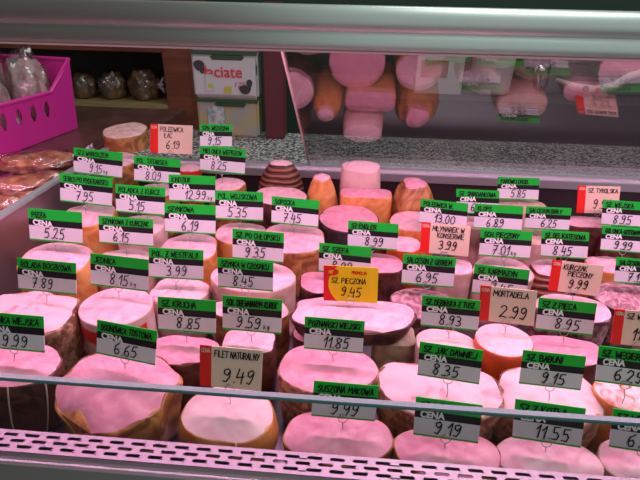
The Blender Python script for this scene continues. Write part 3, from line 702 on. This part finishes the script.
# ---- wooden cabinet behind
YK = 1.95
red = mat('cabinet_redwood', (.17, .045, .025), .45, c2=(.23, .065, .035), scale=9, aniso=(1, 1, 8))
drk2 = mat('cabinet_inside', (.02, .017, .016), .7)
tanw = mat('shelf_edge', (.34, .24, .10), .5, c2=(.42, .30, .14), scale=12, aniso=(1, 8, 8))
def P(u, v, Y=YK): return ony(u, v, Y)
cab = empty('cabinet', (P(120, 125).x, YK, -.25))
def cbox(name, u0, u1, v0, v1, y0, y1, m_, par=cab, bev=.002):
    a, b = P((u0), (v0+v1)/2, y0), P(u1, (v0+v1)/2, y0); c_, d_ = P((u0+u1)/2, v0, y0), P((u0+u1)/2, v1, y0)
    o = box(name, (a.x, y0, d_.z), (b.x, y1, c_.z), m_, None, bev)
    if par: o.parent = par; o.matrix_parent_inverse = Matrix.Translation(-Vector(par.location))
    return o
xa, xb_, xc = P(40, 90).x-.5, P(166, 90).x, P(190, 90).x
zt_ = P(120, 45).z
def abox(name, lo, hi, m_): 
    o = box(name, lo, hi, m_, None, .002); o.parent = cab; o.matrix_parent_inverse = Matrix.Translation(-Vector(cab.location)); return o
zs = P(125, 106).z
abox('post', (xb_, YK, -.25), (xc, YK+.30, .60), red)
abox('top_board', (xa, YK, P(120, 51.5).z), (xb_-.001, YK+.30, P(120, 44).z), red)
abox('back_board', (xa, YK+.301, -.25), (xc, YK+.315, .60), drk2)
abox('shelf', (xa, YK+.002, P(125, 109).z), (xb_-.001, YK+.30, P(125, 103.5).z), tanw)
abox('lower_board', (xa, YK+.002, P(125, 127).z-.04), (xb_-.001, YK+.30, P(125, 127).z), red)
tag(cab, 'reddish-brown wooden cabinet with open dark shelves behind the case', 'cabinet')
bunm = mat('bun', (.10, .055, .03), .5, c2=(.24, .13, .06), scale=18)
zshelf = P(125, 103.5).z
for i, (u_, s_) in enumerate(((88, .9), (117, .95), (147, 1.1))):
    q = P(u_, 100, YK+.10)
    o = bagged('bagged_bread', ['dim bagged loaf on the cabinet shelf next to the pink basket', 'bagged brown bread in the middle of the cabinet shelf', 'bagged bun nearest the post on the cabinet shelf'][i], Vector((q.x, YK+.09, zshelf+.002)), .050*s_, .045, .062*s_, bunm, R(5*i), 60+i, 'bagged bread', 'bagged bread on the cabinet shelves', clip=(i == 2))
for i, u_ in enumerate((100, 140)):
    q = P(u_, 120, YK+.10)
    bagged('bagged_bread', ['bagged bread under the shelf, left one', 'bagged bread under the shelf near the post'][i], Vector((q.x, YK+.09, P(125, 127).z+.004)), .055, .045, .018, bunm, R(10), 80+i, 'bagged bread', 'bagged bread on the cabinet shelves', clip=False)
# ---- cheese packs
YP = YW-.07
def pack(u0, v0, u1, v1, label, low):
    a, b = ony(u0, v0, YP), ony(u1, v0, YP); c_ = ony((u0+u1)/2, v1, YP); c_.z = max(c_.z, .151) if low else c_.z; t_ = ony((u0+u1)/2, v0, YP)
    W, H = b.x-a.x, t_.z-c_.z
    root = empty('cheese_pack', ((a.x+b.x)/2, YP, c_.z))
    bm = bmesh.new(); addbox(bm, (-W/2, 0, 0), (W/2, .05, H), 0, .006)
    bmobj('tray', bm, mat('pack_clear', (.42, .44, .40), .2) if not low else mat('pack_cheese', (.40, .34, .16), .25, c2=(.30, .33, .30), scale=16), root)
    bm = bmesh.new(); addbox(bm, (-W/2*.99, -.004, H*.90), (W/2*.99, 0, H*.99), 0); addbox(bm, (-W*.2, -.005, H*.80), (W*.30, 0, H*.91), 0, .004)
    bmobj('green_band', bm, mat('pack_green', (.02, .07, .03), .4), root)
    if not low:
        bm = bmesh.new(); addbox(bm, (-W/2*.93, -.003, H*.08), (W/2*.93, 0, H*.86), 0)
        bmobj('paper_sleeve', bm, mat('pack_white', (.52, .54, .55), .4), root)
        t = textmesh('łaciate', H*.33, .0007); t.transform(Matrix.Translation((-W*.31, -.0045, H*.45)))
        t.transform(Matrix.Diagonal((1.0, 1, 1, 1)))
        link('brand_word', t, root, [mat('pack_red', (.60, .03, .04), .4)])
        t = textmesh('12%', H*.17, 0, .3); t.transform(Matrix.Translation((W*.12, -.0045, H*.24))); link('fat_word', t, root, [MT['pack_red']])
        for (cx, cz, r1, r2) in ((-.38, .68, .09, .11), (-.33, .58, .06, .07), (.30, .20, .10, .10), (.37, .33, .05, .09), (.485, .62, .012, .12)):
            bm = bmesh.new(); bm.faces.new([bm.verts.new((cx*W+r1*W*.9*cos(2*PI*k/20)*(1+.12*sin(3*2*PI*k/20)), -.0038-.0001*r1*100, cz*H+r2*H*sin(2*PI*k/20))) for k in range(20)])
            bmobj('cow_spot', bm, mat('cow_black', (.03, .035, .035), .5), root)
        bm = bmesh.new(); addbox(bm, (-.30*W, -.0052, .16*H), (-.17*W, -.004, .50*H), 0, .002); bmobj('sticker', bm, mat('sticker_pale', (.5, .55, .5), .4), root)
        bm = bmesh.new(); addbox(bm, (-.26*W, -.0058, .22*H), (-.19*W, -.0052, .30*H)); addbox(bm, (-.02*W, -.005, .12*H), (.09*W, -.004, .26*H)); bmobj('small_prints', bm, mat('print_mixed', (.5, .45, .06), .4), root)
    else:
        bm = bmesh.new(); addbox(bm, (-.32*W, -.004, .1*H), (-.05*W, -.001, .8*H), 0, .003); bmobj('sticker', bm, mat('sticker_teal', (.16, .30, .30), .4, c2=(.5, .52, .5), scale=60), root)
    tag(root, label, 'cheese pack', 'cheese packs on the worktop'); return root
pack(190, 50, 257, 98, 'white cheese pack with red lettering and black cow spots, standing on the lower pack', False)
pack(196, 98.5, 258, 150, 'see-through yellowish cheese pack on the worktop beneath the white one', True)
box_ = box('upright_board', (ony(264, 90, YP).x, YP, .151), (ony(284, 90, YP).x, YP+.05, .50), mat('maroon_board', (.10, .015, .02), .5), None, .003)
tag(box_, 'dark red upright board right of the cheese packs', 'board')
# ---- things seen dimly through the rear glass
YT = 1.85
tb = ony(495, 96, YT)
struct(box('trim_back_counter', (ony(300, 96, YT).x, YT-.10, -.25), (XR+1.2, YT+.40, tb.z), mat('back_counter', (.055, .04, .04), .5)))
def lathe(bm, pr, n=28, mi=0, cx=0, cy=0):
    prev = None
    for r_, z in pr:
        rg = [bm.verts.new((cx+r_*cos(2*PI*k/n), cy+r_*sin(2*PI*k/n), z)) for k in range(n)]
        if prev:
            for k in range(n): bm.faces.new((prev[k], prev[(k+1) % n], rg[(k+1) % n], rg[k])).material_index = mi
        else: bm.faces.new(rg[::-1])
        prev = rg
    bm.faces.new(prev)
tw = (ony(511, 80, YT).x-ony(466, 80, YT).x)/2
bm = bmesh.new(); lathe(bm, [(tw*.8, 0), (tw*.9, .01), (tw, .16), (tw*1.03, .165), (tw*1.03, .172), (tw*.98, .175)])
t = bmobj('plastic_tub', bm, mat('tub_white', (.80, .74, .72), .35), None, True); t.location = (tb.x-.01, YT+.06, tb.z+.001)
tag(t, 'white round plastic tub on the back counter seen through the rear glass', 'tub')
bm = bmesh.new(); lathe(bm, [(tw*1.06, .168), (tw*1.06, .182), (tw*.9, .184)]); bmobj('lid', bm, MT['tub_white'], t, True)
a, b = ony(418, 55, YT), ony(462, 84, YT)
ct = box('carton', (a.x, YT, tb.z), (b.x, YT+.08, a.z+.06), mat('carton_white', (.55, .55, .52), .5), None, .003)
tag(ct, 'white carton with a red and brown picture on the back counter', 'carton')
c1_, c2_ = ony(422, 60, YT), ony(447, 78, YT)
bm = bmesh.new(); addbox(bm, (c1_.x, YT-.002, c2_.z), (c2_.x, YT, c1_.z), 0); bmobj('picture', bm, mat('picture_red', (.35, .03, .02), .4, c2=(.35, .25, .15), scale=12, kind='noise', lo=.45, hi=.6), ct)
# slicer: grey body, curved pale arm with a green and a red button, chrome knob
sl_ = empty('meat_slicer', (ony(590, 95, YT).x, YT+.05, tb.z))
def lp(u, v, dy=0): 
    q = ony(u, v, YT+dy); return q-Vector(sl_.location)
bm = bmesh.new()
a, b = lp(540, 100, .06), lp(668, 55, .06); addbox(bm, (a.x, .02, .002), (b.x, .20, b.z-.02), 0, .02)
bmobj('body', bm, mat('slicer_body', (.22, .20, .20), .3, .6), sl_)
bm = bmesh.new()
tube(bm, [lp(u, v) for u, v in ((556, 80), (575, 87), (595, 90), (615, 86), (630, 76), (648, 70), (664, 68))], [.008, .013, .015, .015, .013, .011, .010], 12)
bmobj('arm', bm, mat('slicer_arm', (.60, .52, .50), .3), sl_, True)
for (u, v, cc, nm) in ((584, 88, (.01, .16, .04), 'green button'), (596, 90, (.65, .02, .03), 'red button')):
    bm = bmesh.new(); bmesh.ops.create_uvsphere(bm, u_segments=16, v_segments=10, radius=.011); bmesh.ops.scale(bm, vec=(1, .6, 1), verts=bm.verts)
    bmesh.ops.translate(bm, vec=lp(u, v)+Vector((0, -.016, 0)), verts=bm.verts)
    o = bmobj('button', bm, mat(nm.replace(' ', '_'), cc, .3), sl_, True); o['label'] = nm
bm = bmesh.new(); tube(bm, [lp(538, 90), lp(538, 76)], .004, 8); bmobj('knob_stem', bm, steel, sl_, True)
bm = bmesh.new(); bmesh.ops.create_uvsphere(bm, u_segments=20, v_segments=12, radius=.02); bmesh.ops.translate(bm, vec=lp(540, 70), verts=bm.verts); bmobj('knob', bm, mat('chrome', (.6, .6, .6), .1, 1), sl_, True)
tag(sl_, 'meat slicer with pale curved arm and chrome knob behind the rear glass', 'meat slicer')
# room shell
struct(box('wall_rear', (-3.5, 3.0, -1.0), (4.0, 3.1, 2.4), mat('shop_wall', (.02, .045, .03), .6)))
struct(box('floor', (-3.5, -1.5, -1.02), (4.0, 3.0, -1.0), mat('shop_floor', (.12, .10, .09), .5)))
# ceiling lamps of the shop
for i, (x, y) in enumerate(((.9, .2), (1.7, .3), (.6, 1.9))):
    l = bpy.data.lights.new('shop_lamp', 'AREA'); l.size = 1.0; l.energy = SE; l.color = (.93, 1, .96)
    o = bpy.data.objects.new('shop_lamp', l); C.objects.link(o); o.location = (x, y, 2.3)
# world: dim shop, darker to the left of the customer
w = bpy.data.worlds.new('w'); bpy.context.scene.world = w; w.use_nodes = True; nt = w.node_tree; bg = nt.nodes['Background']
tc = nt.nodes.new('ShaderNodeTexCoord'); sp = nt.nodes.new('ShaderNodeSeparateXYZ'); cr = nt.nodes.new('ShaderNodeValToRGB')
ad = nt.nodes.new('ShaderNodeMath'); ad.operation = 'MULTIPLY_ADD'; ad.inputs[1].default_value = .5; ad.inputs[2].default_value = .5
nt.links.new(tc.outputs['Generated'], sp.inputs[0]); nt.links.new(sp.outputs[0], ad.inputs[0]); nt.links.new(ad.outputs[0], cr.inputs[0]); nt.links.new(cr.outputs[0], bg.inputs[0])
cr.color_ramp.elements[0].position = WX0; cr.color_ramp.elements[0].color = (.075, .042, .042, 1)
cr.color_ramp.elements[1].position = WX1; cr.color_ramp.elements[1].color = (.52, .60, .57, 1)
bg.inputs[1].default_value = WS
s = bpy.context.scene
s.view_settings.view_transform = 'Standard'; s.view_settings.look = 'None'; s.view_settings.exposure = EXPO; s.view_settings.gamma = 1
